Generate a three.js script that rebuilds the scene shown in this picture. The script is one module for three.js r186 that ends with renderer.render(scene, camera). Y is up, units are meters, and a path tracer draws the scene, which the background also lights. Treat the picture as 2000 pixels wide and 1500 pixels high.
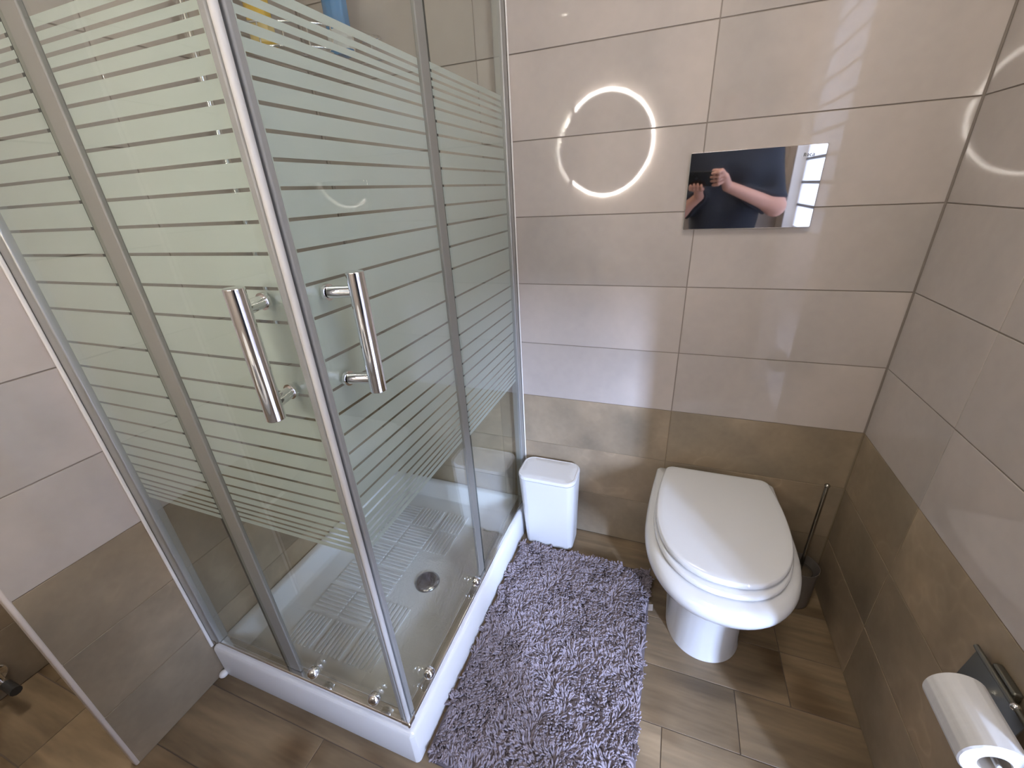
import * as THREE from 'three';
import { RoundedBoxGeometry } from 'three/addons/geometries/RoundedBoxGeometry.js';
import { mergeGeometries, toCreasedNormals } from 'three/addons/utils/BufferGeometryUtils.js';
import { RectAreaLightUniformsLib } from 'three/addons/lights/RectAreaLightUniformsLib.js';
import { MarchingCubes } from 'three/addons/objects/MarchingCubes.js';
import { FontLoader } from 'three/addons/loaders/FontLoader.js';
import { TextGeometry } from 'three/addons/geometries/TextGeometry.js';

// ---------------------------------------------------------------- camera, light, exposure
const scene = new THREE.Scene();
scene.background = new THREE.Color(0.05, 0.055, 0.06);
const camera = new THREE.PerspectiveCamera(85.42, 2000 / 1500, 0.01, 30);
camera.position.set(-0.0438, 1.2839, 1.3081);
camera.up.set(-0.10127, 0.90677, -0.40927);
camera.lookAt(-0.0438 - 0.33388, 1.2839 - 0.41851, 1.3081 - 0.84462);
const renderer = new THREE.WebGLRenderer({ antialias: true });
renderer.toneMapping = THREE.LinearToneMapping;
renderer.toneMappingExposure = 1.12;
renderer.shadowMap.enabled = true;
RectAreaLightUniformsLib.init();
const DAY = new THREE.Color(0.51, 0.65, 1.0);       // daylight through the far window
const DAY_POWER = 520, SKY_POWER = 95;
const LED = new THREE.Color(1.0, 0.93, 0.85);       // ring of the backlit mirror
const LED_POWER = 24, LED_GLOW = 70;
const CEIL = new THREE.Color(1.0, 0.94, 0.86), CEIL_POWER = 27, SPOT_POWER = 58;

// ---------------------------------------------------------------- helpers
let seed = 12345;
const rnd = () => { seed = (seed * 1664525 + 1013904223) >>> 0; return seed / 4294967296; };
const rr = (a, b) => a + (b - a) * rnd();
const clamp = (x, a = 0, b = 1) => Math.min(b, Math.max(a, x));
const mix = (a, b, t) => a + (b - a) * t;
const names = {};
function numbered(name) { const n = names[name] = (names[name] ?? -1) + 1; return n ? `${name}_${String(n).padStart(3, '0')}` : name; }
function hash(i, j, k) { let h = (i * 374761393 + j * 668265263 + k * 2147483647) | 0; h = Math.imul(h ^ (h >>> 13), 1274126177); return ((h ^ (h >>> 16)) >>> 0) / 4294967296; }
function vnoise(x, y, px, py, k) {              // value noise, periodic in px, py
  const i = Math.floor(x), j = Math.floor(y), f = x - i, g = y - j, u = f * f * (3 - 2 * f), v = g * g * (3 - 2 * g);
  const m = (a, p) => ((a % p) + p) % p, h = (a, b) => hash(m(a, px), m(b, py), k);
  return mix(mix(h(i, j), h(i + 1, j), u), mix(h(i, j + 1), h(i + 1, j + 1), u), v);
}
function fbm(u, v, px, py, oct, k) { let s = 0, a = 0.5, t = 0; for (let o = 0; o < oct; o++) { s += a * vnoise(u * px, v * py, px, py, k + o * 17); t += a; a *= 0.5; px *= 2; py *= 2; } return s / t; }
function texture(w, h, fn, srgb = true, repeat = [1, 1]) {
  const d = new Uint8Array(w * h * 4);
  for (let y = 0; y < h; y++) for (let x = 0; x < w; x++) {
    const c = fn((x + 0.5) / w, (y + 0.5) / h), i = (y * w + x) * 4;
    d[i] = clamp(c[0]) * 255; d[i + 1] = clamp(c[1]) * 255; d[i + 2] = clamp(c[2]) * 255; d[i + 3] = 255;
  }
  const t = new THREE.DataTexture(d, w, h, THREE.RGBAFormat);
  t.wrapS = t.wrapT = THREE.RepeatWrapping; t.magFilter = THREE.LinearFilter; t.minFilter = THREE.LinearFilter;
  t.repeat.set(...repeat);
  if (srgb) t.colorSpace = THREE.SRGBColorSpace;
  t.needsUpdate = true;
  return t;
}
const lin = (r, g, b) => new THREE.Color().setRGB(r, g, b);
function std(color, roughness, o = {}) { return new THREE.MeshStandardMaterial({ color, roughness, metalness: 0, ...o }); }
function phys(color, roughness, o = {}) { return new THREE.MeshPhysicalMaterial({ color, roughness, metalness: 0, ...o }); }

function tag(o, label, category, group, kind) {
  o.userData.label = label; if (category) o.userData.category = category;
  if (group) o.userData.group = group;
  if (kind) o.userData.kind = kind;
  return o;
}
function thing(name, label, category, pos = [0, 0, 0], turn = 0, group) {
  const g = new THREE.Group(); g.name = numbered(name); g.position.set(...pos); g.rotation.y = turn; scene.add(g);
  return tag(g, label, category, group);
}
function mesh(name, geo, mat, parent = scene, pos, label) {
  const m = new THREE.Mesh(geo, mat); m.name = parent === scene ? numbered(name) : name;
  if (pos) m.position.set(...pos);
  m.castShadow = m.receiveShadow = true;
  if (label) m.userData.label = label;
  if (parent !== scene) {                        // parts of one thing are numbered within that thing
    const n = parent.children.filter((c) => c.userData.stem === name).length;
    m.userData.stem = name; if (n) m.name = `${name}_${String(n).padStart(3, '0')}`;
  }
  parent.add(m);
  return m;
}
function structure(name, label) { const g = new THREE.Group(); g.name = name; scene.add(g); return tag(g, label, null, null, 'structure'); }
const M4 = () => new THREE.Matrix4();
const moved = (g, x, y, z) => g.translate(x, y, z);
function box(x0, x1, y0, y1, z0, z1, r = 0, seg = 2) {
  const w = x1 - x0, h = y1 - y0, d = z1 - z0;
  const g = r > 0 ? new RoundedBoxGeometry(w, h, d, seg, Math.min(r, w / 2.01, h / 2.01, d / 2.01)) : new THREE.BoxGeometry(w, h, d);
  return g.translate((x0 + x1) / 2, (y0 + y1) / 2, (z0 + z1) / 2);
}
function join(list) { return mergeGeometries(list.map((g) => { const q = g.index ? g.toNonIndexed() : g; for (const k of Object.keys(q.attributes)) if (!['position', 'normal', 'uv'].includes(k)) q.deleteAttribute(k); return q; })); }
function tube(points, r, seg = 32, rad = 12, closed = false) { return new THREE.TubeGeometry(new THREE.CatmullRomCurve3(points.map((p) => new THREE.Vector3(...p)), closed, 'catmullrom', 0.2), seg, r, rad, closed); }
function rod(a, b, r, rad = 20, r2 = r) {
  const A = new THREE.Vector3(...a), B = new THREE.Vector3(...b), d = B.clone().sub(A);
  const g = new THREE.CylinderGeometry(r2, r, d.length(), rad);
  g.applyQuaternion(new THREE.Quaternion().setFromUnitVectors(new THREE.Vector3(0, 1, 0), d.clone().normalize()));
  return g.translate((A.x + B.x) / 2, (A.y + B.y) / 2, (A.z + B.z) / 2);
}
function lathe(profile, seg = 40) { return new THREE.LatheGeometry(profile.map((p) => new THREE.Vector2(...p)), seg); }
// closed loops of points, one above the other, joined into a skin
function loft(loops, { start = false, end = false, crease = 0.7 } = {}) {
  const n = loops[0].length, pos = [], uv = [], idx = [];
  loops.forEach((L, k) => L.forEach((p, i) => { pos.push(...p); uv.push(p[0] + p[2] * 0.3, p[1] + p[2]); }));
  for (let k = 0; k + 1 < loops.length; k++) for (let i = 0; i < n; i++) { const j = (i + 1) % n, a = k * n + i, b = k * n + j, c = a + n, d = b + n; idx.push(a, c, b, b, c, d); }
  const cap = (k, flip) => {
    const c = [0, 0, 0]; loops[k].forEach((p) => { for (let q = 0; q < 3; q++) c[q] += p[q] / n; });
    const at = pos.length / 3; pos.push(...c); uv.push(c[0], c[2]);
    for (let i = 0; i < n; i++) { const j = (i + 1) % n; flip ? idx.push(at, k * n + i, k * n + j) : idx.push(at, k * n + j, k * n + i); }
  };
  if (start) cap(0, true);
  if (end) cap(loops.length - 1, false);
  const g = new THREE.BufferGeometry();
  g.setAttribute('position', new THREE.Float32BufferAttribute(pos, 3)); g.setAttribute('uv', new THREE.Float32BufferAttribute(uv, 2)); g.setIndex(idx);
  return crease ? toCreasedNormals(g, crease) : (g.computeVertexNormals(), g);
}
function rectLoop(x0, x1, z0, z1, r, y, seg = 6) {   // counted so that loft() faces outwards when loops go up
  const out = [], c = [[x1 - r, z0 + r, -90], [x1 - r, z1 - r, 0], [x0 + r, z1 - r, 90], [x0 + r, z0 + r, 180]];
  for (const [cx, cz, a0] of c) for (let s = 0; s <= seg; s++) { const a = (a0 + 90 * s / seg) * Math.PI / 180; out.push([cx + r * Math.cos(a), y, cz + r * Math.sin(a)]); }
  return out;
}

// ---------------------------------------------------------------- measures of the room (metres)
const XR = 0.5234, XL = -1.2005, H = 2.43, ZF = 1.86, XF = -1.775, ROW = 0.204, BAND = 0.5993;
const JX = 0.0, JR = 0.325, ZC = 1.14, DOOR0 = 0.87, DOOR1 = 1.66, DOORH = 2.05;

// ---------------------------------------------------------------- materials
const tileTex = texture(1024, 1024, (u, v) => {
  const a = fbm(u, v, 3, 3, 5, 1), b = fbm(u + 0.3 * a, v, 5, 2, 4, 40), c = fbm(u, v, 60, 60, 2, 90);
  const k = 0.93 + 0.10 * (a - 0.5) + 0.12 * (b - 0.5) + 0.02 * (c - 0.5), w = 0.02 * (b - 0.5);
  return [k * (0.99 + w), k * 0.985, k * (0.985 - w)];
});
const bandTex = texture(1024, 1024, (u, v) => {
  const a = fbm(u, v, 4, 4, 5, 7), b = fbm(u + 0.08 * a, v + 0.08 * a, 9, 8, 5, 55), c = fbm(u, v, 80, 80, 2, 21);
  const s = Math.pow(clamp(1 - Math.abs(fbm(u + v, v - u, 7, 7, 3, 77) - 0.5) * 12), 2) * clamp(a * 2.2 - 0.8);
  const k = 0.83 + 0.24 * (a - 0.5) + 0.22 * (b - 0.5) + 0.04 * (c - 0.5) + 0.09 * s, w = 0.06 * (a - 0.5);
  return [k * (1 + w), k, k * (1 - w)];
});
const woodTex = texture(1024, 512, (u, v) => {
  const a = fbm(u, v, 3, 14, 4, 3), b = fbm(u + 0.05 * a, v, 6, 70, 3, 31), c = fbm(u, v, 4, 5, 3, 60), d = fbm(u, v, 40, 200, 2, 95);
  const knot = Math.pow(clamp(fbm(u, v, 7, 9, 2, 11) * 2.4 - 1.25), 1.5);
  const k = 0.80 + 0.24 * (a - 0.5) + 0.20 * (b - 0.5) + 0.18 * (c - 0.5) + 0.05 * (d - 0.5) - 0.22 * knot;
  return [k, k * (0.97 - 0.06 * knot), k * (0.93 - 0.12 * knot)];
});
const woodBump = texture(1024, 512, (u, v) => { const b = fbm(u, v, 6, 90, 3, 31); return [b, b, b]; }, false);
const waveBump = texture(512, 512, (u, v) => { const b = fbm(u, v, 5, 5, 3, 8); return [b, b, b]; }, false);

const tileTones = [1, 0.975, 1.02, 0.99].map((k) => phys(lin(0.54 * k, 0.485 * k, 0.438 * k), 0.035, { map: tileTex, bumpMap: waveBump, bumpScale: 0.0004, ior: 1.5 }));
const bandTones = [1, 0.96, 1.04, 0.98].map((k) => phys(lin(0.42 * k, 0.328 * k, 0.222 * k), 0.36, { map: bandTex, bumpMap: waveBump, bumpScale: 0.0004, ior: 1.45 }));
const plankTones = [1, 0.88, 1.1, 0.95].map((k) => phys(lin(0.33 * k, 0.254 * k, 0.165 * k), 0.42, { map: woodTex, bumpMap: woodBump, bumpScale: 0.0006, ior: 1.45 }));
const grout = std(lin(0.24, 0.205, 0.175), 0.9), groutBand = std(lin(0.235, 0.183, 0.12), 0.9), groutFloor = std(lin(0.11, 0.085, 0.065), 0.9);
const plaster = std(lin(0.72, 0.69, 0.65), 0.85), hallPaint = std(lin(0.35, 0.30, 0.27), 0.85);
const chrome = std(lin(0.86, 0.86, 0.87), 0.06, { metalness: 1 });
const alu = std(lin(0.40, 0.40, 0.38), 0.35, { metalness: 0.6 });
const pvc = phys(lin(0.36, 0.355, 0.335), 0.4, { transmission: 0.3, thickness: 0 });
const ceramic = phys(lin(0.67, 0.67, 0.665), 0.07, { ior: 1.5 });
const seatPlastic = phys(lin(0.68, 0.68, 0.675), 0.10, { ior: 1.5 });
const whitePlastic = phys(lin(0.68, 0.675, 0.665), 0.4);
const acrylic = phys(lin(0.68, 0.675, 0.67), 0.14, { ior: 1.49 });
const silicone = std(lin(0.75, 0.72, 0.68), 0.5);
const rubber = std(lin(0.02, 0.02, 0.02), 0.6);
const sealGrey = phys(lin(0.30, 0.29, 0.26), 0.45, { transmission: 0.25, thickness: 0 });
const glass = phys(lin(0.955, 0.975, 0.955), 0.0, { transmission: 1, thickness: 0, ior: 1.5 });
const frosted = phys(lin(0.675, 0.72, 0.685), 1.0, { transmission: 0.45, thickness: 0, ior: 1.45 });

// ---------------------------------------------------------------- tiles: a slab of the given size, front edges chamfered, facing +z
function slabGeo(w, h, t, c, ou, ov) {
  const P = [], U = [], q = (a, b, d, e) => { for (const p of [a, b, d, a, d, e]) { P.push(...p); U.push(p[0] + ou, p[1] + ov); } };
  const f = [[-w / 2 + c, -h / 2 + c, 0], [w / 2 - c, -h / 2 + c, 0], [w / 2 - c, h / 2 - c, 0], [-w / 2 + c, h / 2 - c, 0]];
  const m = [[-w / 2, -h / 2, -c], [w / 2, -h / 2, -c], [w / 2, h / 2, -c], [-w / 2, h / 2, -c]];
  const b = m.map((p) => [p[0], p[1], -t]);
  q(...f);
  for (let i = 0; i < 4; i++) { const j = (i + 1) % 4; q(m[i], m[j], f[j], f[i]); q(b[i], b[j], m[j], m[i]); }
  const g = new THREE.BufferGeometry();
  g.setAttribute('position', new THREE.Float32BufferAttribute(P, 3)); g.setAttribute('uv', new THREE.Float32BufferAttribute(U, 2));
  g.computeVertexNormals();
  return g;
}
const GAP = 0.0026;
// place(u, v) -> position of a point of the wall; faces: rotation about y of the tile
function tileWall(parent, us, vs, place, turn, tilt = 0.0035) {
  for (let j = 0; j + 1 < vs.length; j++) for (let i = 0; i + 1 < us.length; i++) {
    const w = us[i + 1] - us[i] - GAP, h = vs[j + 1] - vs[j] - GAP;
    if (w < 0.004 || h < 0.004) continue;
    const low = vs[j] < BAND - 0.01, tones = low ? bandTones : tileTones;
    const t = mesh('tile', slabGeo(w, h, 0.006, 0.0006, rr(0, 1), rr(0, 1)), tones[Math.floor(rnd() * 4)], parent, place((us[i] + us[i + 1]) / 2, (vs[j] + vs[j + 1]) / 2));
    t.rotation.set(rr(-tilt, tilt) * 0.6, turn + rr(-tilt, tilt) * 0.5, 0, 'YXZ');
  }
}
const rows = [0, 0.2, 0.4, BAND]; while (rows[rows.length - 1] + ROW < H) rows.push(rows[rows.length - 1] + ROW); rows.push(H);

// ---------------------------------------------------------------- the setting
{
  const g = structure('wall_back', 'back wall of glossy beige tiles over a taupe tiled band');
  mesh('grout', box(XL - 0.1, XR + 0.1, BAND, H, -0.12, -0.0018), grout, g);
  mesh('grout', box(XL - 0.1, XR + 0.1, 0, BAND, -0.12, -0.0014), groutBand, g);
  tileWall(g, [XL, -1.19, -0.6135, JX, XR - 0.0015], rows, (u, v) => [u, v, 0], 0);
}
{
  const g = structure('wall_left', 'short tiled wall on the left that carries the shower cabin');
  mesh('grout', box(XL - 0.020, XL - 0.0018, BAND, H, -0.12, ZC - 0.004), grout, g);
  mesh('grout', box(XL - 0.020, XL - 0.0014, 0, BAND, -0.12, ZC - 0.004), groutBand, g);
  tileWall(g, [-ZC + 0.006, -0.606, -0.002], rows, (u, v) => [XL, v, -u], Math.PI / 2);
  const t = structure('trim_1', 'pale corner strip down the edge of the left tiled wall');
  mesh('strip', box(XL - 0.0215, XL + 0.001, 0, H, ZC - 0.009, ZC + 0.001, 0.004, 3), phys(lin(0.62, 0.55, 0.50), 0.3), t);
}
{
  const g = structure('wall_right', 'right wall of beige tiles over a taupe tiled band');
  mesh('grout', box(XR + 0.0018, XR + 0.1, BAND, H, -0.12, DOOR0), grout, g);
  mesh('grout', box(XR + 0.0014, XR + 0.1, 0, BAND, -0.12, DOOR0), groutBand, g);
  tileWall(g, [0.0035, JR, DOOR0 - 0.004], rows, (u, v) => [XR, v, u], -Math.PI / 2);
  mesh('wall_core', box(XR, XR + 0.1, DOORH, H, DOOR0, DOOR1), plaster, g);
  mesh('wall_core', box(XR, XR + 0.1, 0, H, DOOR1, ZF + 0.1), hallPaint, g);
  const d = structure('door_1', 'white jamb of the doorway in the right wall');
  mesh('jamb', box(XR - 0.004, XR + 0.104, 0, DOORH, DOOR0 - 0.001, DOOR0 + 0.012, 0.003), plaster, d);
  mesh('jamb', box(XR - 0.004, XR + 0.104, 0, DOORH, DOOR1 - 0.012, DOOR1 + 0.001, 0.003), plaster, d);
  mesh('jamb', box(XR - 0.004, XR + 0.104, DOORH - 0.012, DOORH + 0.001, DOOR0, DOOR1, 0.003), plaster, d);
}
{
  const g = structure('wall_front', 'wall behind the camera that carries the round mirror');
  mesh('wall_core', box(XF - 0.1, XR + 0.1, 0, H, ZF, ZF + 0.1), std(lin(0.50, 0.44, 0.39), 0.5), g);
  const n = structure('wall_niche', 'tiled wall of the niche beyond the left wall');
  mesh('grout', box(XF - 0.1, XF - 0.0016, 0, H, -0.12, ZF), groutBand, n);
  tileWall(n, [-ZF, -1.4, -0.8, -0.2], rows, (u, v) => [XF, v, -u], Math.PI / 2);
  mesh('wall_core', box(XF, XL - 0.020, 0, H, -0.12, 0), plaster, n);
}
{
  const g = structure('ceiling', 'plain white ceiling');
  mesh('slab', box(XF - 0.1, 3.4, H, H + 0.1, -0.12, 3.8), plaster, g);
}
{
  const g = structure('floor', 'floor of brown wood-look planks with thin dark joints');
  mesh('grout', box(XF - 0.1, XR + 0.1, -0.1, -0.0016, -0.12, ZF + 0.1), groutFloor, g);
  mesh('slab', box(XR + 0.1, 3.4, -0.1, 0, -0.12, 3.8), hallPaint, g);
  const P = 0.1558, L = 0.9, shift = [0.16, 0.37, 0.37, 0.234, 0.05, 0.52, -0.78 + 0.9, 0.3, -0.1, 0.4, 0.2, 0.6, 0.33];
  for (let k = 0; k < 12; k++) {
    const z0 = k * P, z1 = Math.min(z0 + P, ZF);
    const cuts = [XF]; for (let x = shift[k] - 3 * L; x < XR + 0.1; x += L) if (x > XF + 0.05 && x < XR + 0.07) cuts.push(x); cuts.push(XR + 0.1);
    for (let i = 0; i + 1 < cuts.length; i++) {
      const w = cuts[i + 1] - cuts[i] - 0.002, d = z1 - z0 - 0.002; if (d < 0.01) continue;
      const m = mesh('plank', slabGeo(w, d, 0.008, 0.0007, rr(0, 1), rr(0, 1)), plankTones[Math.floor(rnd() * 4)], g, [(cuts[i] + cuts[i + 1]) / 2, 0, (z0 + z1) / 2]);
      m.rotation.x = -Math.PI / 2;
    }
  }
}
// the room beyond the doorway, whose window lights this one
{
  const g = structure('wall_hall', 'plain walls of the room beyond the doorway');
  mesh('wall_core', box(XR + 0.1, 3.3, 0, H, 0.25, 0.35), hallPaint, g);
  mesh('wall_core', box(3.2, 3.3, 0, H, 0.35, 3.75), hallPaint, g);
  mesh('wall_core', box(XR, XR + 0.1, 0, H, ZF + 0.1, 3.75), hallPaint, g);
  mesh('wall_core', box(XR + 0.1, 3.2, 0, H, 3.65, 3.75), hallPaint, g);
}
// a window of the far room: built facing -z, then turned into place
function windowAt(n, label, c, turn, w, h, color, power, glow, slats) {
  const g = structure('window_' + n, label), f = 0.05, a = w / 2, b = h / 2;
  g.position.set(...c); g.rotation.y = turn;
  for (const [x0, x1, y0, y1] of [[-a - f, -a, -b - f, b + f], [a, a + f, -b - f, b + f], [-a, a, -b - f, -b], [-a, a, b, b + f]]) mesh('window_frame', box(x0, x1, y0, y1, -0.05, 0.01, 0.006), whitePlastic, g);
  mesh('pane', box(-a, a, -b, b, -0.012, 0), std(lin(0.8, 0.8, 0.8), 0.6, { emissive: color, emissiveIntensity: glow }), g);
  if (slats) for (let y = 0.01; y + 0.13 < h; y += 0.14) mesh('slat', box(-a, a, y + 0.128 - b, y + 0.14 - b, -0.022, -0.013, 0.003), std(lin(0.2, 0.2, 0.2), 0.6), g);
  const L = new THREE.RectAreaLight(color, power, w, h);
  L.position.set(0, 0, -0.03).applyAxisAngle(new THREE.Vector3(0, 1, 0), turn).add(g.position); L.rotation.y = turn; L.name = 'window_light'; scene.add(L);
}
windowAt(1, 'bright narrow window of the room beyond the doorway', [2.42, 1.5, 3.65], 0, 0.22, 1.1, DAY, DAY_POWER, 6);
windowAt(2, 'high window of the room opposite the doorway', [3.2, 2.0, 2.8], Math.PI / 2, 1.2, 0.6, DAY, SKY_POWER, 4);
{
  const t = thing('blind', 'white slatted blind whose reflection fills the right end of the flush plate', 'blind', [XR + 0.05, 0, 0]);
  const cloth = phys(lin(0.86, 0.86, 0.85), 1.0, { transmission: 0.72, thickness: 0, specularIntensity: 0.2 });
  for (let y = 1.03; y < DOORH - 0.02; y += 0.112) mesh('slat', box(-0.0015, 0.0015, y, Math.min(y + 0.108, DOORH - 0.013), DOOR0 + 0.016, DOOR1 - 0.016, 0.001), cloth, t);
  for (let y = 1.03 + 0.112; y < DOORH - 0.03; y += 0.112) mesh('seam_rod', box(-0.004, 0.004, y - 0.009, y + 0.005, DOOR0 + 0.016, DOOR1 - 0.016, 0.003), std(lin(0.30, 0.30, 0.30), 0.7), t);
  mesh('bottom_bar', box(-0.006, 0.006, 1.018, 1.03, DOOR0 + 0.016, DOOR1 - 0.016, 0.003), whitePlastic, t);
  for (const z of [DOOR0 + 0.12, DOOR1 - 0.12]) mesh('cord', rod([0.004, 1.03, z], [0.004, DOORH - 0.014, z], 0.0015, 8), std(lin(0.5, 0.5, 0.5), 0.8), t);
}

// ---------------------------------------------------------------- shower tray
const TX = -0.5104, TZ = 0.8991, TY = 0.1205;
{
  const t = thing('shower_tray', 'white raised shower tray with ribbed floor under the glass cabin', 'shower tray');
  const x0 = XL + 0.001, x1 = TX, z0 = 0.001, z1 = TZ, L = [];
  L.push(rectLoop(x0, x1, z0, z1, 0.012, 0.0005), rectLoop(x0, x1, z0, z1, 0.012, TY - 0.010));
  for (const a of [30, 60, 90]) { const s = 0.010 * (1 - Math.cos(a * Math.PI / 180)), y = TY - 0.010 + 0.010 * Math.sin(a * Math.PI / 180); L.push(rectLoop(x0 + s, x1 - s, z0 + s, z1 - s, 0.012, y)); }
  const inn = (d, y, r) => rectLoop(x0 + d, x1 - d - 0.018, z0 + d, z1 - d - 0.012, r, y);
  L.push(inn(0.026, TY, 0.02), inn(0.031, TY - 0.003, 0.022), inn(0.036, TY - 0.012, 0.025), inn(0.052, 0.068, 0.03), inn(0.058, 0.062, 0.03), inn(0.068, 0.0595, 0.03));
  mesh('tray_body', loft(L, { start: true, end: true, crease: 0.9 }), acrylic, t);
  // ribs of the basket-weave floor
  const ribs = [], rib = (xa, xb, za, zb) => ribs.push(box(xa, xb, 0.0585, 0.0640, za, zb, 0.0008, 1));
  const bx = [-1.06, -0.947, -0.834, -0.721], bz = [0.13, 0.24, 0.35, 0.46, 0.57, 0.68, 0.79], pitch = 0.0142, w = 0.0078;
  for (let i = 0; i < 3; i++) for (let j = 0; j < 6; j++) {
    const along = j === 5 || (j === 4 && i === 2) || (i === 2 && j < 3) || (j === 0 && i === 1);
    if (i === 2 && (j === 2 || j === 3)) continue;
    for (let k = 0; k < 7; k++) {
      if (along) rib(bx[i] + 0.006 + k * pitch, bx[i] + 0.006 + k * pitch + w, bz[j] + 0.004, bz[j + 1] - 0.006);
      else rib(bx[i] + 0.004, bx[i + 1] - 0.006, bz[j] + 0.006 + k * pitch, bz[j] + 0.006 + k * pitch + w);
    }
  }
  mesh('floor_ribs', join(ribs), acrylic, t);
  const d = lathe([[0, 0.0125], [0.02, 0.012], [0.034, 0.009], [0.041, 0.004], [0.043, 0], [0.043, -0.002], [0, -0.002]].reverse(), 48);
  mesh('drain_cover', d, std(lin(0.40, 0.39, 0.37), 0.22, { metalness: 1 }), t, [-0.738, 0.0605, 0.463], 'round grey metal drain cover');
  mesh('sealant', new THREE.SphereGeometry(0.012, 14, 10).scale(1, 0.9, 1.1).translate(XL + 0.010, 0.010, TZ + 0.006), silicone, t);
}

// ---------------------------------------------------------------- shower cabin
{
  const t = thing('shower_cabin', 'corner shower cabin of frosted striped glass with chrome handles', 'shower cabin');
  const y0 = TY + 0.0004, top = 1.95, GZ = 0.875, GX = -0.535;
  // rails and wall profiles
  mesh('bottom_rail', box(XL + 0.002, GX + 0.012, y0, y0 + 0.020, GZ - 0.013, GZ + 0.013, 0.004, 3), chrome, t);
  mesh('bottom_rail', box(GX - 0.013, GX + 0.013, y0, y0 + 0.020, 0.003, GZ + 0.012, 0.004, 3), chrome, t);
  mesh('top_rail', box(XL + 0.002, GX + 0.014, top, top + 0.04, GZ - 0.016, GZ + 0.016, 0.004, 3), chrome, t);
  mesh('top_rail', box(GX - 0.016, GX + 0.016, top, top + 0.04, 0.003, GZ + 0.014, 0.004, 3), chrome, t);
  mesh('wall_profile', box(XL + 0.002, XL + 0.036, y0 + 0.02, top, GZ - 0.014, GZ + 0.016, 0.004, 3), alu, t);
  mesh('wall_profile', box(GX - 0.015, GX + 0.014, y0 + 0.02, top, 0.003, 0.032, 0.004, 3), alu, t);
  mesh('seal_bead', box(XL + 0.0005, XL + 0.006, TY, top, GZ + 0.0165, GZ + 0.0245, 0.0025), silicone, t);
  mesh('seal_bead', box(GX + 0.0145, GX + 0.0195, TY, top, 0.0005, 0.005, 0.002), silicone, t);
  // frosted print: bands that grow thinner above and below the middle
  const edges = [0.665, 0.678, 0.692, 0.706, 0.722, 0.741, 0.763, 0.788, 0.817, 0.849, 0.883, 0.922, 0.962, 1.006, 1.058, 1.126, 1.176, 1.224, 1.265, 1.304, 1.338, 1.370, 1.400, 1.425, 1.448, 1.467, 1.483, 1.497, 1.511, 1.525];
  function print(a, b, along, at, margin) {
    const list = [];
    for (let k = 0; k + 1 < edges.length; k++) {
      const lo = edges[k] + (k ? 0.0024 : 0), hi = edges[k + 1] - (k + 2 < edges.length ? 0.0024 : 0);
      const p = new THREE.PlaneGeometry(b - a, hi - lo);
      if (along === 'x') p.translate((a + b) / 2, (lo + hi) / 2, at); else { p.rotateY(Math.PI / 2); p.translate(at, (lo + hi) / 2, (a + b) / 2); }
      list.push(p);
    }
    if (margin) { const [m0, m1] = margin, p = new THREE.PlaneGeometry(m1 - m0, edges[edges.length - 1] - edges[0]), y = (edges[edges.length - 1] + edges[0]) / 2; if (along === 'x') p.translate((m0 + m1) / 2, y, at); else { p.rotateY(Math.PI / 2); p.translate(at, y, (m0 + m1) / 2); } list.push(p); }
    return join(list);
  }
  const pane = (x0, x1, z0, z1, lo, hi) => box(x0, x1, lo, hi, z0, z1);
  // front side: fixed panel by the wall, sliding door by the corner
  let p = mesh('fixed_panel', pane(XL + 0.03, -0.905, GZ + 0.002, GZ + 0.008, y0 + 0.015, top + 0.005), glass, t);
  mesh('frosted_print', print(XL + 0.034, -0.9165, 'x', GZ + 0.0015), frosted, p);
  p = mesh('sliding_door', pane(-0.915, -0.552, GZ - 0.006, GZ, y0 + 0.024, top - 0.01), glass, t);
  mesh('frosted_print', print(-0.868, -0.566, 'x', GZ - 0.0065, [-0.566, -0.5535]), frosted, p);
  mesh('edge_profile', box(-0.917, -0.869, y0 + 0.022, top - 0.01, GZ - 0.008, GZ + 0.0016, 0.003, 2), sealGrey, p);
  mesh('door_seal', box(-0.924, -0.917, y0 + 0.022, top - 0.01, GZ - 0.009, GZ + 0.0008), rubber, p);
  mesh('corner_profile', box(-0.5525, -0.5385, y0 + 0.021, top - 0.005, GZ - 0.010, GZ + 0.006, 0.004, 3), pvc, p);
  handle(p, (u, y, o) => [u, y, GZ + o], -0.589, 1);
  for (const x of [-0.804, -0.615]) roller(p, [x, 0.19, GZ], [0, 0, 1]);
  // right side
  p = mesh('fixed_panel', pane(GX + 0.002, GX + 0.008, 0.026, 0.418, y0 + 0.015, top + 0.005), glass, t);
  mesh('frosted_print', print(0.030, 0.4145, 'z', GX + 0.0015), frosted, p);
  p = mesh('sliding_door', pane(GX - 0.006, GX, 0.415, 0.852, y0 + 0.024, top - 0.01), glass, t);
  mesh('frosted_print', print(0.447, 0.842, 'z', GX - 0.0065, [0.842, 0.8515]), frosted, p);
  mesh('edge_profile', box(GX - 0.008, GX + 0.0016, y0 + 0.022, top - 0.01, 0.414, 0.447, 0.003, 2), sealGrey, p);
  mesh('door_seal', box(GX - 0.009, GX + 0.0008, y0 + 0.022, top - 0.01, 0.408, 0.414), rubber, p);
  mesh('corner_profile', box(GX - 0.010, GX + 0.006, y0 + 0.021, top - 0.005, 0.853, 0.8665, 0.004, 3), pvc, p);
  handle(p, (u, y, o) => [GX + o, y, u], 0.8125, -1);
  for (const z of [0.782, 0.492]) roller(p, [GX, 0.174, z], [1, 0, 0]);
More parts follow.
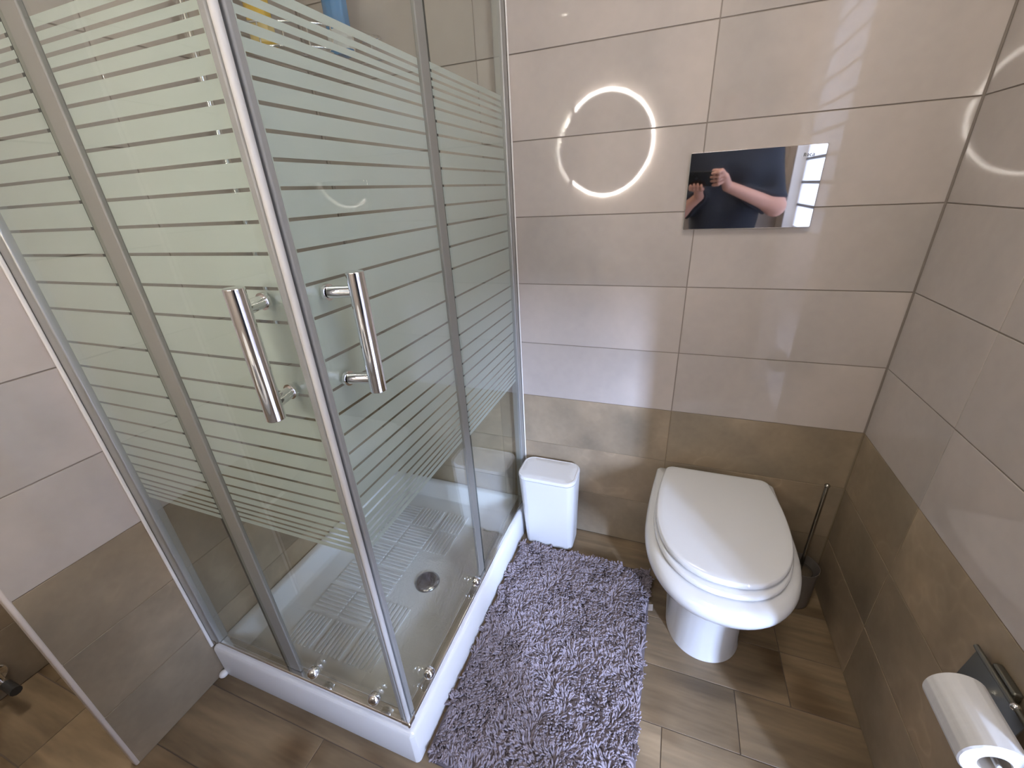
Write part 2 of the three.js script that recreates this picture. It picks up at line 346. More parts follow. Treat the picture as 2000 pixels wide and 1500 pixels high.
  mesh('magnet_strip', rod([GX + 0.001, y0 + 0.022, GZ + 0.0005], [GX + 0.001, top - 0.005, GZ + 0.0005], 0.0055, 14), std(lin(0.50, 0.49, 0.47), 0.5), t, null, 'pale grey closing strip down the corner');
  mesh('corner_cap', box(GX - 0.013, GX + 0.0145, y0, y0 + 0.023, GZ - 0.013, GZ + 0.0145, 0.005, 3), chrome, t);
  function handle(parent, at, u, s) {
    const bar = 0.05, ub = u + s * 0.012, prof = [[0, -0.098], [0.0125, -0.098], [0.0135, -0.0965], [0.0135, 0.0965], [0.0125, 0.098], [0, 0.098]];
    const c = at(ub, 1.0915, bar);
    const h = mesh('handle', lathe(prof, 28).translate(...c), chrome, parent);
    for (const y of [1.160, 1.0165]) mesh('handle_mount', join([rod(at(u, y, 0.0005), at(u, y, 0.006), 0.0125, 24), rod(at(u, y, 0.005), at(ub, y, bar - 0.004), 0.0095, 24)]), chrome, h);
  }
  function roller(parent, c, n) {
    const g = lathe([[0, 0.024], [0.006, 0.0232], [0.011, 0.020], [0.0145, 0.014], [0.0155, 0.007], [0.0145, 0.003], [0.0145, 0.0005], [0, 0.0005]].reverse(), 28);
    g.applyQuaternion(new THREE.Quaternion().setFromUnitVectors(new THREE.Vector3(0, 1, 0), new THREE.Vector3(...n)));
    mesh('roller_cap', g.translate(...c), chrome, parent);
  }
}

// ---------------------------------------------------------------- toilet
{
  const t = thing('toilet', 'white floor-standing toilet with closed lid against the tiled wall', 'toilet', [0.156, 0, 0]);
  // plan: straight-ish sides running forward into a rounded front
  function plan(y, hw, zf, zb = 0.002, hb = hw * 0.95, zc = null, n = 2.25, cr = 0.0) {
    const out = [], c = zc ?? mix(zb, zf, 0.5), F = 40, S = 8, C = 5;
    const r = cr;
    const sidePt = (s, q) => [s * mix(hb, hw, 1 - Math.pow(1 - q, 2)), y, mix(zb + r, c, q)];
    for (let i = 0; i < S; i++) out.push(sidePt(1, i / S));
    for (let i = 0; i <= F; i++) { const a = Math.PI * i / F, ca = Math.cos(a), sa = Math.sin(a); out.push([hw * Math.sign(ca) * Math.pow(Math.abs(ca), 2 / n), y, c + (zf - c) * Math.pow(sa, 2 / n)]); }
    for (let i = S - 1; i >= 0; i--) out.push(sidePt(-1, i / S));
    for (let i = 0; i <= C; i++) { const a = Math.PI / 2 * i / C; out.push([-(hb - r) - r * Math.cos(a), y, zb + r - r * Math.sin(a)]); }
    for (let i = 0; i <= C; i++) { const a = Math.PI / 2 * (1 - i / C); out.push([(hb - r) + r * Math.cos(a), y, zb + r - r * Math.sin(a)]); }
    return out;
  }
  const E = 0.012;
  mesh('pedestal', loft([plan(0.0005, 0.106, 0.412, 0.002, 0.100, 0.29, 2.1, E), plan(0.012, 0.104, 0.410, 0.002, 0.099, 0.29, 2.1, E), plan(0.05, 0.102, 0.405, 0.002, 0.098, 0.29, 2.1, E), plan(0.12, 0.101, 0.404, 0.002, 0.10, 0.29, 2.1, E), plan(0.18, 0.103, 0.410, 0.002, 0.11, 0.28, 2.1, E), plan(0.24, 0.112, 0.43, 0.002, 0.12, 0.28, 2.1, E)], { start: true, end: true, crease: 1.2 }), ceramic, t);
  const B = [[0.196, 0.106, 0.415, 0.112], [0.212, 0.115, 0.430, 0.125], [0.235, 0.134, 0.455, 0.145], [0.262, 0.158, 0.483, 0.160], [0.290, 0.179, 0.509, 0.170], [0.314, 0.192, 0.529, 0.176], [0.332, 0.198, 0.540, 0.179], [0.345, 0.199, 0.5435, 0.1805], [0.356, 0.196, 0.540, 0.1805], [0.364, 0.190, 0.532, 0.180], [0.3695, 0.181, 0.520, 0.1785], [0.3712, 0.170, 0.506, 0.175]];
  mesh('bowl', loft(B.map(([y, hw, zf, hb]) => plan(y, hw, zf, 0.002, hb, 0.27, 2.2, 0.012)), { start: true, end: true, crease: 1.4 }), ceramic, t);
  const ring = (list, cr) => loft(list.map(([y, hw, zf, zb, hb]) => plan(y, hw, zf, zb, hb, 0.25, 2.3, cr)), { start: true, end: true, crease: 1.1 });
  mesh('seat', ring([[0.3735, 0.1685, 0.4915, 0.058, 0.150], [0.3750, 0.1745, 0.4985, 0.055, 0.153], [0.3795, 0.1768, 0.5015, 0.054, 0.154], [0.3855, 0.1768, 0.5015, 0.054, 0.154], [0.3890, 0.1745, 0.4985, 0.055, 0.153], [0.3902, 0.1685, 0.4915, 0.058, 0.150]], 0.02), seatPlastic, t);
  mesh('lid', ring([[0.3928, 0.1665, 0.4750, 0.042, 0.150], [0.3938, 0.1715, 0.4808, 0.039, 0.153], [0.3975, 0.1737, 0.4838, 0.038, 0.1545], [0.4065, 0.1736, 0.4836, 0.038, 0.1545], [0.4100, 0.1718, 0.4814, 0.0395, 0.153], [0.4115, 0.1685, 0.4775, 0.042, 0.150], [0.4120, 0.155, 0.463, 0.052, 0.139], [0.4122, 0.11, 0.41, 0.085, 0.10]], 0.026), seatPlastic, t);
  for (const x of [-0.1, 0.1]) { mesh('seat_buffer', box(x - 0.012, x + 0.012, 0.3708, 0.3737, 0.40, 0.425, 0.0006), rubber, t); mesh('seat_buffer', box(x - 0.012, x + 0.012, 0.3900, 0.3930, 0.38, 0.405, 0.0006), rubber, t); }
  for (const x of [-0.075, 0.075]) mesh('hinge', rod([x - 0.014, 0.382, 0.028], [x + 0.014, 0.382, 0.028], 0.0085, 16), seatPlastic, t);
}

// ---------------------------------------------------------------- flush plate
{
  const t = thing('flush_plate', 'mirror-polished chrome flush plate on the beige wall above the toilet', 'flush plate', [0.119, 1.258, 0]);
  const w = 0.294, h = 0.182, s = new THREE.Shape(), r = 0.003;
  s.moveTo(-w / 2 + r, -h / 2); s.lineTo(w / 2 - r, -h / 2); s.quadraticCurveTo(w / 2, -h / 2, w / 2, -h / 2 + r); s.lineTo(w / 2, h / 2 - r); s.quadraticCurveTo(w / 2, h / 2, w / 2 - r, h / 2); s.lineTo(-w / 2 + r, h / 2); s.quadraticCurveTo(-w / 2, h / 2, -w / 2, h / 2 - r); s.lineTo(-w / 2, -h / 2 + r); s.quadraticCurveTo(-w / 2, -h / 2, -w / 2 + r, -h / 2);
  mesh('plate', new THREE.ExtrudeGeometry(s, { depth: 0.007, bevelEnabled: true, bevelThickness: 0.0012, bevelSize: 0.0012, bevelSegments: 2 }).translate(0, 0, 0.0022), std(lin(0.80, 0.77, 0.75), 0.025, { metalness: 1 }), t);
  const font = await new FontLoader().loadAsync('fonts/droid/droid_sans_bold.typeface.json');
  const g = new TextGeometry('Roca', { font, size: 0.0075, depth: 0.0004, curveSegments: 4 }); g.computeBoundingBox();
  mesh('logo', g, std(lin(0.12, 0.12, 0.12), 0.4), t, [w / 2 - 0.046, h / 2 - 0.024, 0.0105]);
}

// ---------------------------------------------------------------- waste bin
{
  const t = thing('waste_bin', 'small white rectangular waste bin between the shower and the toilet', 'bin');
  const b = { x0: -0.487, x1: -0.302, z0: 0.018, z1: 0.129 }, u = { x0: -0.5075, x1: -0.291, z0: 0.012, z1: 0.150 };
  const L = [], at = (k, y, d, r) => rectLoop(mix(b.x0, u.x0, k) + d, mix(b.x1, u.x1, k) - d, mix(b.z0, u.z0, k) + d, mix(b.z1, u.z1, k) - d, r, y, 7);
  L.push(at(0, 0.0005, 0.006, 0.02), at(0, 0.003, 0.002, 0.022), at(0.02, 0.009, 0, 0.024), at(0.5, 0.16, 0, 0.032), at(0.95, 0.322, 0, 0.038));
  mesh('bin_body', loft(L, { start: true, end: true, crease: 0.8 }), whitePlastic, t);
  const R = [at(1, 0.3235, 0.001, 0.038), at(1, 0.325, -0.0005, 0.040), at(1, 0.333, -0.0005, 0.040), at(1, 0.337, 0.001, 0.039), at(1, 0.339, 0.004, 0.037), at(1, 0.3392, 0.0065, 0.034), at(1, 0.3382, 0.0075, 0.034), at(1, 0.3382, 0.03, 0.02)];
  mesh('bin_lid', loft(R, { start: true, end: true, crease: 0.6 }), whitePlastic, t);
}

// ---------------------------------------------------------------- toilet brush
{
  const t = thing('toilet_brush', 'toilet brush with thin metal handle in a grey holder behind the toilet', 'toilet brush', [0.440, 0, 0.095]);
  const prof = [[0, 0.0005], [0.044, 0.0005], [0.047, 0.003], [0.0475, 0.01], [0.0505, 0.150], [0.0508, 0.152], [0.0490, 0.152], [0.0465, 0.02], [0, 0.018]];
  mesh('holder', lathe(prof, 40), phys(lin(0.17, 0.148, 0.13), 0.35), t);
  mesh('handle', join([rod([0, 0.03, 0], [0, 0.462, 0], 0.0055, 18), new THREE.SphereGeometry(0.0075, 18, 12).scale(1, 0.9, 1).translate(0, 0.465, 0)]), std(lin(0.36, 0.34, 0.30), 0.25, { metalness: 1 }), t);
  mesh('splash_disc', lathe([[0, 0.128], [0.034, 0.128], [0.036, 0.130], [0.034, 0.132], [0, 0.134]], 32), std(lin(0.45, 0.43, 0.40), 0.25, { metalness: 1 }), t);
}

// ---------------------------------------------------------------- toilet paper and its holder
{
  const cx = 0.445, cy = 0.528, za = 0.702, zb = 0.806;
  const h = thing('paper_holder', 'chrome toilet paper holder with a flap screwed to the right wall', 'paper holder');
  const flap = [];
  const s = new THREE.Shape(), w = 0.118, q = 0.10, r = 0.012;
  s.moveTo(r, 0); s.lineTo(w - r, 0); s.quadraticCurveTo(w, 0, w, r); s.lineTo(w, q); s.lineTo(0, q); s.lineTo(0, r); s.quadraticCurveTo(0, 0, r, 0);
  const g = new THREE.ExtrudeGeometry(s, { depth: 0.0014, bevelEnabled: true, bevelSize: 0.0005, bevelThickness: 0.0005, bevelSegments: 2 }); g.rotateY(-Math.PI / 2); g.rotateZ(-0.10);
  const steel = std(lin(0.17, 0.165, 0.14), 0.35, { metalness: 0.85 });
  mesh('flap', g.translate(0.500, 0.440, 0.622), steel, h);
  mesh('hinge_bar', rod([0.507, 0.541, 0.618], [0.507, 0.541, 0.744], 0.0042, 18), steel, h);
  mesh('mount', box(0.510, XR - 0.0002, 0.515, 0.550, 0.650, 0.702, 0.004, 3), steel, h);
  mesh('hinge_knob', new THREE.SphereGeometry(0.0062, 16, 12).translate(0.507, 0.541, 0.716), chrome, h);
  mesh('rod', tube([[0.506, 0.500, 0.668], [0.490, 0.502, 0.668], [0.462, 0.512, 0.671], [cx, cy, 0.685], [cx, cy + 0.006, 0.71], [cx, cy + 0.006, 0.815]], 0.004, 50, 14), chrome, h);
  const p = thing('toilet_roll', 'part-used roll of white toilet paper on the chrome holder', 'toilet paper');
  const prof = []; const R = 0.0388, I = 0.0185;
  for (const [x, y] of [[I, 0], [R - 0.002, 0], [R, 0.002], [R, zb - za - 0.002], [R - 0.002, zb - za], [I, zb - za], [I, 0]]) prof.push([x, y]);
  const crepe = texture(256, 256, (u, v) => { const a = fbm(u, v, 64, 10, 3, 5) * 0.6 + fbm(u, v, 8, 90, 2, 15) * 0.4; return [a, a, a]; }, false);
  const roll = toCreasedNormals(lathe(prof, 64), 0.6); roll.rotateX(Math.PI / 2);
  mesh('paper', roll.translate(cx, cy, za), std(lin(0.60, 0.585, 0.56), 0.95, { bumpMap: crepe, bumpScale: 0.0006 }), p);
  const core = toCreasedNormals(lathe([[I - 0.0012, 0.001], [I - 0.0001, 0.001], [I - 0.0001, zb - za - 0.001], [I - 0.0012, zb - za - 0.001], [I - 0.0012, 0.001]], 40), 0.6); core.rotateX(Math.PI / 2);
  mesh('core', core.translate(cx, cy, za), std(lin(0.32, 0.27, 0.21), 0.9), p);
}

// ---------------------------------------------------------------- bath mat
{
  const t = thing('bath_mat', 'shaggy purple-grey bath mat lying along the shower tray', 'bath mat');
  const x0 = -0.502, x1 = -0.006, z0 = 0.140, z1 = 0.886;
  const matMat = std(lin(0.12, 0.10, 0.11), 0.95);
  mesh('backing', loft([rectLoop(x0, x1, z0, z1, 0.02, 0.0006), rectLoop(x0, x1, z0, z1, 0.02, 0.006), rectLoop(x0 + 0.003, x1 - 0.003, z0 + 0.003, z1 - 0.003, 0.02, 0.008)], { start: true, end: true }), matMat, t);
  const pts = [[0, 0, 0], [0.001, 0.006, 0], [0.003, 0.0105, 0], [0.0065, 0.0145, 0]];
  const n = tube(pts, 0.0021, 6, 6), tip = new THREE.SphereGeometry(0.0021, 6, 4).translate(0.0065, 0.0145, 0);
  const noodle = join([n, tip]);
  const N = 23000, pile = new THREE.InstancedMesh(noodle, std(lin(1, 1, 1), 1.0), N), d = new THREE.Object3D();
  for (let i = 0; i < N; i++) {
    const u = rnd(), v = rnd(), x = mix(x0 + 0.005, x1 - 0.005, u), z = mix(z0 + 0.005, z1 - 0.005, v);
    const f = fbm(u, v, 7, 10, 3, 200), f2 = fbm(u, v, 9, 13, 2, 300);
    d.position.set(x, 0.006, z);
    d.rotation.set(rr(-0.35, 0.35) + (f2 - 0.5) * 1.0, f * 14 + rr(-0.8, 0.8), rr(-0.5, 0.2) - 0.25, 'YXZ');
    const s = rr(0.8, 1.25); d.scale.set(s, s * rr(0.8, 1.15), s);
    d.updateMatrix(); pile.setMatrixAt(i, d.matrix);
    const k = rr(0.88, 1.12); pile.setColorAt(i, new THREE.Color().setRGB(0.25 * k, 0.212 * k, 0.232 * k));
  }
  pile.name = 'pile'; pile.userData.kind = 'stuff'; pile.castShadow = pile.receiveShadow = true; t.add(pile);
  mesh('care_label', box(-0.010, 0.010, 0.0035, 0.0043, 0.272, 0.296, 0.0003).rotateZ(0.35).translate(0.0, 0.002, 0), std(lin(0.55, 0.5, 0.46), 0.7), t, null, 'tiny pale sewn-in label');
}

// ---------------------------------------------------------------- in the niche: angle valve on the wall
{
  const t = thing('angle_valve', 'chrome water valve with a hose low on the niche wall', 'valve');
  const x = XF, y = 0.085, z = 1.155;
  mesh('wall_rosette', lathe([[0, 0], [0.03, 0], [0.03, 0.003], [0.022, 0.010], [0.0, 0.012]], 28).rotateZ(-Math.PI / 2).translate(x + 0.0003, y, z), chrome, t);
  mesh('valve_body', join([rod([x + 0.008, y, z], [x + 0.075, y, z], 0.010, 20), rod([x + 0.05, y + 0.004, z], [x + 0.05, y + 0.045, z], 0.009, 20)]), chrome, t);
  mesh('knob', rod([x + 0.072, y, z], [x + 0.125, y, z], 0.013, 10), std(lin(0.03, 0.03, 0.03), 0.35), t);
  mesh('hose', tube([[x + 0.05, y + 0.04, z], [x + 0.05, y + 0.09, z + 0.01], [x + 0.06, y + 0.10, z + 0.06], [x + 0.07, 0.05, z + 0.11], [x + 0.07, 0.009, z + 0.16], [x + 0.06, 0.009, z + 0.4]], 0.008, 60, 12), std(lin(0.55, 0.52, 0.48), 0.4), t);
}

// ---------------------------------------------------------------- inside the shower
{
  const t = thing('corner_basket', 'wire basket in the corner of the shower holding two bottles', 'basket', [XL, 1.655, 0]);
  const R = 0.30, arc = (y, r, a0 = 0.06, a1 = Math.PI / 2 - 0.06) => { const o = []; for (let i = 0; i <= 12; i++) { const a = mix(a0, a1, i / 12); o.push([r * Math.cos(a), y, r * Math.sin(a)]); } return o; };
  mesh('rim', join([tube([[0.008, 0.05, 0.008], ...arc(0.05, R), [0.008, 0.05, 0.008]], 0.003, 70, 8), tube([[0.008, 0, 0.008], ...arc(0, R), [0.008, 0, 0.008]], 0.003, 70, 8)]), chrome, t);
  for (let k = 1; k < 8; k++) { const a = k * Math.PI / 16; mesh('wire', join([rod([R * Math.cos(a), 0, R * Math.sin(a)], [R * Math.cos(a), 0.05, R * Math.sin(a)], 0.002, 8)]), chrome, t); }
  for (let k = 1; k < 9; k++) { const x = 0.03 * k + 0.01, z = Math.sqrt(R * R - x * x); mesh('wire', rod([x, 0, 0.008], [x, 0, z], 0.002, 8), chrome, t); }
  const bottle = (name, label, x, z, col, cap, labelCol, rx, rz, h) => {
    const b = thing(name, label, 'bottle', [XL + x, 1.6585, z]);
    const el = (y, k) => { const o = []; for (let i = 0; i < 36; i++) { const a = -2 * Math.PI * i / 36; o.push([rx * k * Math.cos(a), y, -rz * k * Math.sin(a)]); } return o; };
    mesh('bottle_body', loft([el(0, 0.9), el(0.004, 0.98), el(0.01, 1), el(h * 0.72, 1), el(h * 0.80, 0.9), el(h * 0.86, 0.55), el(h * 0.88, 0.4)], { start: true, end: true, crease: 0.8 }), phys(col, 0.2), b);
    mesh('cap', lathe([[0, h * 0.88], [rz * 0.75, h * 0.88], [rz * 0.75, h], [rz * 0.6, h + 0.004], [0, h + 0.004]], 28), phys(cap, 0.3), b);
    mesh('paper_label', loft([el(0.012, 1.012), el(h * 0.28, 1.012)], { crease: 0.8 }), std(labelCol, 0.5), b);
  };
  bottle('shampoo_bottle', 'blue shampoo bottle with pale label in the shower corner basket', 0.217, 0.092, lin(0.06, 0.25, 0.55), lin(0.7, 0.75, 0.8), lin(0.75, 0.78, 0.78), 0.036, 0.026, 0.20);
  bottle('soap_bottle', 'yellow soap bottle behind the striped glass in the shower basket', 0.085, 0.235, lin(0.62, 0.40, 0.05), lin(0.6, 0.35, 0.05), lin(0.65, 0.5, 0.2), 0.034, 0.026, 0.19);
  const s = thing('shower_rail', 'slim chrome shower rail on the left wall inside the cabin', 'shower rail');
  mesh('riser', rod([XL + 0.045, 0.95, 0.415], [XL + 0.045, 2.02, 0.415], 0.010, 20), chrome, s);
  for (const y of [0.98, 1.99]) mesh('bracket', join([rod([XL + 0.001, y, 0.415], [XL + 0.045, y, 0.415], 0.011, 18), rod([XL + 0.0005, y, 0.415], [XL + 0.006, y, 0.415], 0.02, 24)]), chrome, s);
  mesh('hand_shower', join([rod([XL + 0.06, 1.80, 0.415], [XL + 0.14, 1.96, 0.415], 0.011, 16), rod([XL + 0.135, 1.955, 0.415], [XL + 0.16, 1.935, 0.415], 0.045, 28, 0.04)]), chrome, s);
}

// ---------------------------------------------------------------- behind the camera: backlit mirror, vanity, ceiling lamp
{
  const C = [-0.53, 1.535], R = 0.295, t = thing('mirror_lamp', 'round backlit mirror whose glowing ring shows in the back wall tiles', 'mirror', [C[0], C[1], ZF], Math.PI);
  mesh('back_box', new THREE.CylinderGeometry(R - 0.05, R - 0.05, 0.028, 64).rotateX(Math.PI / 2).translate(0, 0, 0.0145), whitePlastic, t);
  mesh('mirror_disc', new THREE.CylinderGeometry(R - 0.008, R - 0.008, 0.006, 96).rotateX(Math.PI / 2).translate(0, 0, 0.0325), std(lin(0.55, 0.53, 0.51), 0.03, { metalness: 1 }), t);
  const glow = std(lin(0.8, 0.8, 0.8), 0.6, { emissive: LED, emissiveIntensity: LED_GLOW }), n = 8;
  for (let k = 0; k < n; k++) {
    const a0 = 2 * Math.PI * k / n + 0.004, a1 = 2 * Math.PI * (k + 1) / n - 0.004, am = (a0 + a1) / 2, pts = [];
    for (let i = 0; i <= 8; i++) { const a = mix(a0, a1, i / 8); pts.push([(R + 0.001) * Math.cos(a), (R + 0.001) * Math.sin(a), 0.029]); }
    mesh('light_ring_segment', tube(pts, 0.0075, 16, 10), glow, t);
    for (const q of [0.25, 0.75]) {
      const a = mix(a0, a1, q), L = new THREE.RectAreaLight(LED, LED_POWER, 2 * R * Math.sin(Math.PI / 16) * 1.02, 0.010);
      L.position.set(C[0] - (R + 0.002) * Math.cos(a), C[1] + (R + 0.002) * Math.sin(a), ZF - 0.038); L.rotation.set(0, 0, Math.PI / 2 - a); L.name = 'mirror_light'; scene.add(L);
    }
  }
  const v = thing('vanity', 'white vanity cabinet with basin under the round mirror', 'cabinet', [-0.60, 0, ZF - 0.23]);
  mesh('cabinet', box(-0.36, 0.36, 0.46, 0.80, -0.20, 0.229, 0.004), std(lin(0.45, 0.40, 0.35), 0.5), v);
  for (const s of [-1, 1]) { const d = mesh('door', box(s < 0 ? -0.358 : 0.002, s < 0 ? -0.002 : 0.358, 0.464, 0.796, -0.219, -0.2005, 0.004), std(lin(0.45, 0.40, 0.35), 0.4), v); mesh('handle', rod([s * 0.03, 0.56, -0.234], [s * 0.03, 0.70, -0.234], 0.005), chrome, d); }
  mesh('worktop', box(-0.37, 0.37, 0.801, 0.835, -0.225, 0.229, 0.005), ceramic, v);
  const b = thing('basin', 'white bowl basin on the vanity under the round mirror', 'basin', [-0.60, 0.8355, ZF - 0.23]);
  mesh('basin_bowl', lathe([[0, 0], [0.12, 0], [0.17, 0.03], [0.19, 0.09], [0.187, 0.094], [0.182, 0.09], [0.16, 0.035], [0.1, 0.014], [0, 0.012]], 56), ceramic, b);
  const lamp = (label, x, z, a, power) => {
    const c = thing('ceiling_lamp', label, 'lamp', [x, H, z]);
    mesh('lamp_housing', box(-a - 0.02, a + 0.02, -0.022, -0.0005, -a - 0.02, a + 0.02, 0.006, 3), whitePlastic, c);
    mesh('lamp_diffuser', box(-a, a, -0.0265, -0.021, -a, a, 0.002), std(lin(0.8, 0.8, 0.8), 0.6, { emissive: CEIL, emissiveIntensity: 3 }), c);
    const L = new THREE.RectAreaLight(CEIL, power, 2 * a, 2 * a); L.position.set(x, H - 0.032, z); L.rotation.x = -Math.PI / 2; L.name = 'ceiling_light'; scene.add(L);
  };
  lamp('flat square ceiling lamp over the bath mat', 0.10, 0.80, 0.15, CEIL_POWER);
  lamp('small square ceiling lamp over the niche', -1.40, 0.90, 0.13, SPOT_POWER);
}

// ---------------------------------------------------------------- the photographer, whom the polished plate reflects
function meshField(c, side, res, sdf) {
  const mc = new MarchingCubes(res, new THREE.MeshStandardMaterial(), false, false, 260000);
  mc.isolation = 0;
  const h = mc.halfsize, f = mc.field, s = side / 2;
  for (let k = 0; k < res; k++) for (let j = 0; j < res; j++) for (let i = 0; i < res; i++)
    f[i + j * res + k * res * res] = -sdf(c[0] + (i - h) / h * s, c[1] + (j - h) / h * s, c[2] + (k - h) / h * s);
  mc.update();
  const n = mc.count, g = new THREE.BufferGeometry(), P = new Float32Array(n * 3), N = new Float32Array(n * 3);
  for (let i = 0; i < n * 3; i++) { P[i] = c[i % 3] + mc.positionArray[i] * s; N[i] = mc.normalArray[i]; }
  g.setAttribute('position', new THREE.BufferAttribute(P, 3)); g.setAttribute('normal', new THREE.BufferAttribute(N, 3));
  return g;
}
// bones: [ax, ay, az, ra, bx, by, bz, rb, (flatten z)]
function bones(list, k) {
  const B = list.map((b) => { const d = [b[4] - b[0], b[5] - b[1], b[6] - b[2]]; return [...b.slice(0, 8), ...d, Math.max(1e-9, d[0] * d[0] + d[1] * d[1] + d[2] * d[2])]; });
  return (x, y, z) => {
    let m = 9;
    for (const b of B) {
      const px = x - b[0], py = y - b[1], pz = z - b[2], t = clamp((px * b[8] + py * b[9] + pz * b[10]) / b[11]);
      const qx = px - t * b[8], qy = py - t * b[9], qz = pz - t * b[10], d = Math.sqrt(qx * qx + qy * qy + qz * qz) - mix(b[3], b[7], t);
      if (m > 8) m = d; else { const e = Math.max(k - Math.abs(m - d), 0) / k; m = Math.min(m, d) - e * e * k * 0.25; }
    }
    return m;
  };
}
{
  const px = 0.20, pz = 1.62;
  const t = thing('person', 'person in a dark navy shirt holding up a phone, mirrored in the flush plate', 'person', [0, 0, 0]);
  const skin = phys(lin(0.50, 0.27, 0.20), 0.55), cloth = std(lin(0.018, 0.022, 0.032), 0.9), denim = std(lin(0.30, 0.25, 0.20), 0.9), hairM = std(lin(0.03, 0.02, 0.015), 0.7);
  const BACK = 0.075, W = (x, y, z) => camera.localToWorld(new THREE.Vector3(x, y, z + BACK)).toArray();
  camera.updateMatrixWorld();
  const wr = W(0.185, -0.085, 0.060), wl = W(0.035, -0.150, 0.070);
  const torso = [];
  for (const s of [-1, 1]) torso.push([px + s * 0.06, 0.95, pz, 0.105, px + s * 0.065, 1.10, pz, 0.095], [px + s * 0.065, 1.10, pz, 0.095, px + s * 0.085, 1.32, pz - 0.01, 0.105], [px + s * 0.085, 1.32, pz - 0.01, 0.10, px + s * 0.15, 1.41, pz, 0.065]);
  torso.push([px - 0.15, 1.405, pz, 0.060, px + 0.15, 1.405, pz, 0.060], [px, 1.38, pz, 0.09, px, 1.46, pz, 0.058]);
  const sh = (s) => [px + s * 0.185, 1.405, pz], el = (s) => (s > 0 ? [px + 0.245, 1.14, pz - 0.10] : [px - 0.245, 1.13, pz - 0.09]);
  const arm = (s, w) => [[...sh(s), 0.055, ...el(s), 0.042], [...el(s), 0.040, ...w, 0.027]];
  const legs = [-1, 1].flatMap((s) => [[px + s * 0.085, 0.92, pz, 0.088, px + s * 0.09, 0.50, pz - 0.01, 0.058], [px + s * 0.09, 0.50, pz - 0.01, 0.056, px + s * 0.095, 0.09, pz + 0.02, 0.040]]);
  const head = [[px - 0.01, 1.43, pz + 0.005, 0.056, px - 0.02, 1.53, pz - 0.02, 0.052], [px - 0.02, 1.64, pz - 0.025, 0.088, px - 0.022, 1.60, pz - 0.045, 0.078], [px - 0.022, 1.57, pz - 0.07, 0.050, px - 0.022, 1.545, pz - 0.085, 0.035], [px - 0.022, 1.615, pz - 0.130, 0.010, px - 0.022, 1.587, pz - 0.150, 0.012]];
  for (const s of [-1, 1]) head.push([px - 0.02 + s * 0.083, 1.625, pz - 0.02, 0.012, px - 0.02 + s * 0.085, 1.595, pz - 0.025, 0.009], [px - 0.022 + s * 0.034, 1.648, pz - 0.104, 0.010, px - 0.022 + s * 0.018, 1.646, pz - 0.108, 0.009]);
  const all = [...torso, ...arm(1, wr), ...arm(-1, wl), ...legs, ...head];
  const flesh = bones(all, 0.05), bodyG = meshField([px, 0.90, pz - 0.08], 1.86, 150, flesh);
  const faceZ = (x, y) => { let z = pz - 0.3; while (flesh(x, y, z) > 0 && z < pz) z += 0.001; return z; };
  // a hand: palm, four bent fingers over the front of the phone, thumb behind it
  const hand = (wrist, palm, dir, knuckles) => {
    const L = [[...W(...wrist), 0.025, ...W(...palm), 0.022]];
    knuckles.forEach(([a, b, c, d, r]) => L.push([...W(...palm), 0.017, ...W(...a), 0.0095], [...W(...a), r, ...W(...b), r * 0.95], [...W(...b), r * 0.95, ...W(...c), r * 0.85], [...W(...c), r * 0.85, ...W(...d), r * 0.75]));
    return meshField(W(...palm), 0.24, 110, bones(L, 0.006));
  };
  const fr = [0, 1, 2, 3].map((i) => { const y = 0.018 - i * 0.020, l = [0.030, 0.036, 0.034, 0.026][i]; return [[0.168, y, 0.014], [0.160, y, -0.008], [0.160 - l * 0.6, y - 0.002, -0.010], [0.160 - l, y - 0.004, -0.008], 0.0083]; });
  fr.push([[0.165, 0.0, 0.040], [0.148, 0.006, 0.036], [0.132, 0.010, 0.030], [0.122, 0.012, 0.028], 0.010]);
  const fl = [0, 1, 2, 3].map((i) => { const x = 0.075 - i * 0.019, l = [0.028, 0.034, 0.032, 0.025][i]; return [[x, -0.078, 0.010], [x, -0.070, -0.008], [x, -0.070 + l * 0.5, -0.009], [x, -0.070 + l * 0.8, -0.008], 0.0081]; });
  fl.push([[0.045, -0.075, 0.036], [0.050, -0.058, 0.034], [0.055, -0.042, 0.029], [0.058, -0.034, 0.027], 0.0098]);
  const handR = hand([0.185, -0.085, 0.060], [0.176, -0.025, 0.034], 1, fr), handL = hand([0.035, -0.150, 0.070], [0.045, -0.092, 0.032], -1, fl);
  mesh('body', mergeGeometries([bodyG, handR, handL]), skin, t);
  const grow = (L, e) => L.map((b) => [b[0], b[1], b[2], b[3] + e, b[4], b[5], b[6], b[7] + e]);
  const up = (s) => { const a = sh(s), b = el(s), q = 0.62; return [...a, 0.055, mix(a[0], b[0], q), mix(a[1], b[1], q), mix(a[2], b[2], q), 0.052]; };
  const shirt = bones(grow([...torso, up(1), up(-1), head[0].slice(0, 8).map((v, i) => (i === 5 ? 1.455 : i === 3 || i === 7 ? 0.05 : v))], 0.010), 0.05);
  mesh('shirt', meshField([px, 1.19, pz - 0.05], 0.86, 110, (x, y, z) => Math.max(flesh(x, y, z) - 0.012, shirt(x, y, z) - 0.035, 0.90 - y, y - 1.492)), cloth, t);
  const pants = bones(grow([...torso.filter((b) => b[1] < 1 && b[5] < 1.2), ...legs], 0.010), 0.04);
  mesh('trousers', meshField([px, 0.55, pz], 1.16, 110, (x, y, z) => Math.max(flesh(x, y, z) - 0.008, pants(x, y, z) - 0.04, y - 0.97, 0.07 - y)), denim, t);
  const scalp = bones(grow([head[1]], 0.007), 0.03);
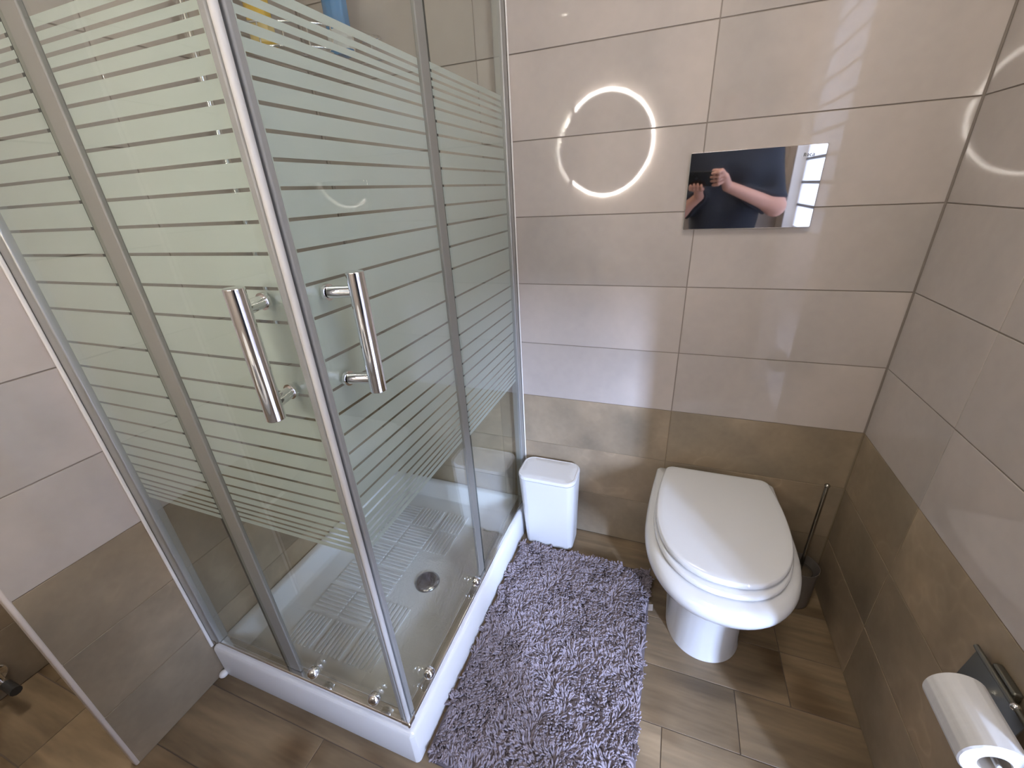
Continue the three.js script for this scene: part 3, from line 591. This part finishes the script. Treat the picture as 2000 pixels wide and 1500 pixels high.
  mesh('hair', meshField([px - 0.02, 1.64, pz - 0.02], 0.30, 60, (x, y, z) => Math.max(scalp(x, y, z), 1.655 - y + (pz - 0.06 - z) * 0.5)), hairM, t);
  for (const s of [-1, 1]) mesh('shoe', meshField([px + s * 0.097, 0.05, pz - 0.04], 0.36, 60, (() => { const q = bones([[px + s * 0.095, 0.050, pz + 0.035, 0.042, px + s * 0.105, 0.030, pz - 0.14, 0.034], [px + s * 0.095, 0.08, pz + 0.02, 0.045, px + s * 0.095, 0.045, pz + 0.03, 0.042]], 0.04); return (x, y, z) => Math.max(q(x, y, z), 0.001 - y); })()), cloth, t);
  for (const s of [-1, 1]) { const e = mesh('eye', new THREE.SphereGeometry(0.0125, 20, 14).translate(px - 0.022 + s * 0.032, 1.628, faceZ(px - 0.022 + s * 0.032, 1.628) + 0.0075), std(lin(0.75, 0.73, 0.70), 0.2), t); mesh('iris', new THREE.SphereGeometry(0.0062, 16, 12).scale(1, 1, 0.5).translate(px - 0.022 + s * 0.032, 1.625, faceZ(px - 0.022 + s * 0.032, 1.628) - 0.0035), std(lin(0.05, 0.03, 0.02), 0.2), e); }
  mesh('mouth', new THREE.SphereGeometry(0.02, 20, 12).scale(1, 0.28, 0.45).translate(px - 0.022, 1.552, faceZ(px - 0.022, 1.552) + 0.003), phys(lin(0.38, 0.14, 0.12), 0.5), t);
  const ph = thing('phone', 'black phone held up in front of the navy shirt', 'phone');
  const pg = new RoundedBoxGeometry(0.160, 0.076, 0.0085, 4, 0.004).translate(0.064, -0.024, 0.0125 + BACK); pg.applyMatrix4(camera.matrixWorld);
  mesh('phone_body', pg, phys(lin(0.012, 0.012, 0.014), 0.12), ph);
  const lens = [0, 1, 2].map((i) => new THREE.CylinderGeometry(0.0065, 0.007, 0.002, 24).rotateX(-Math.PI / 2).translate(0.024 * i * 0.9, 0.0 + (i === 2 ? -0.02 : 0), 0.0075 + BACK).applyMatrix4(camera.matrixWorld));
  lens.forEach((g) => mesh('lens', g, phys(lin(0.03, 0.03, 0.035), 0.08), ph));
}

renderer.render(scene, camera);
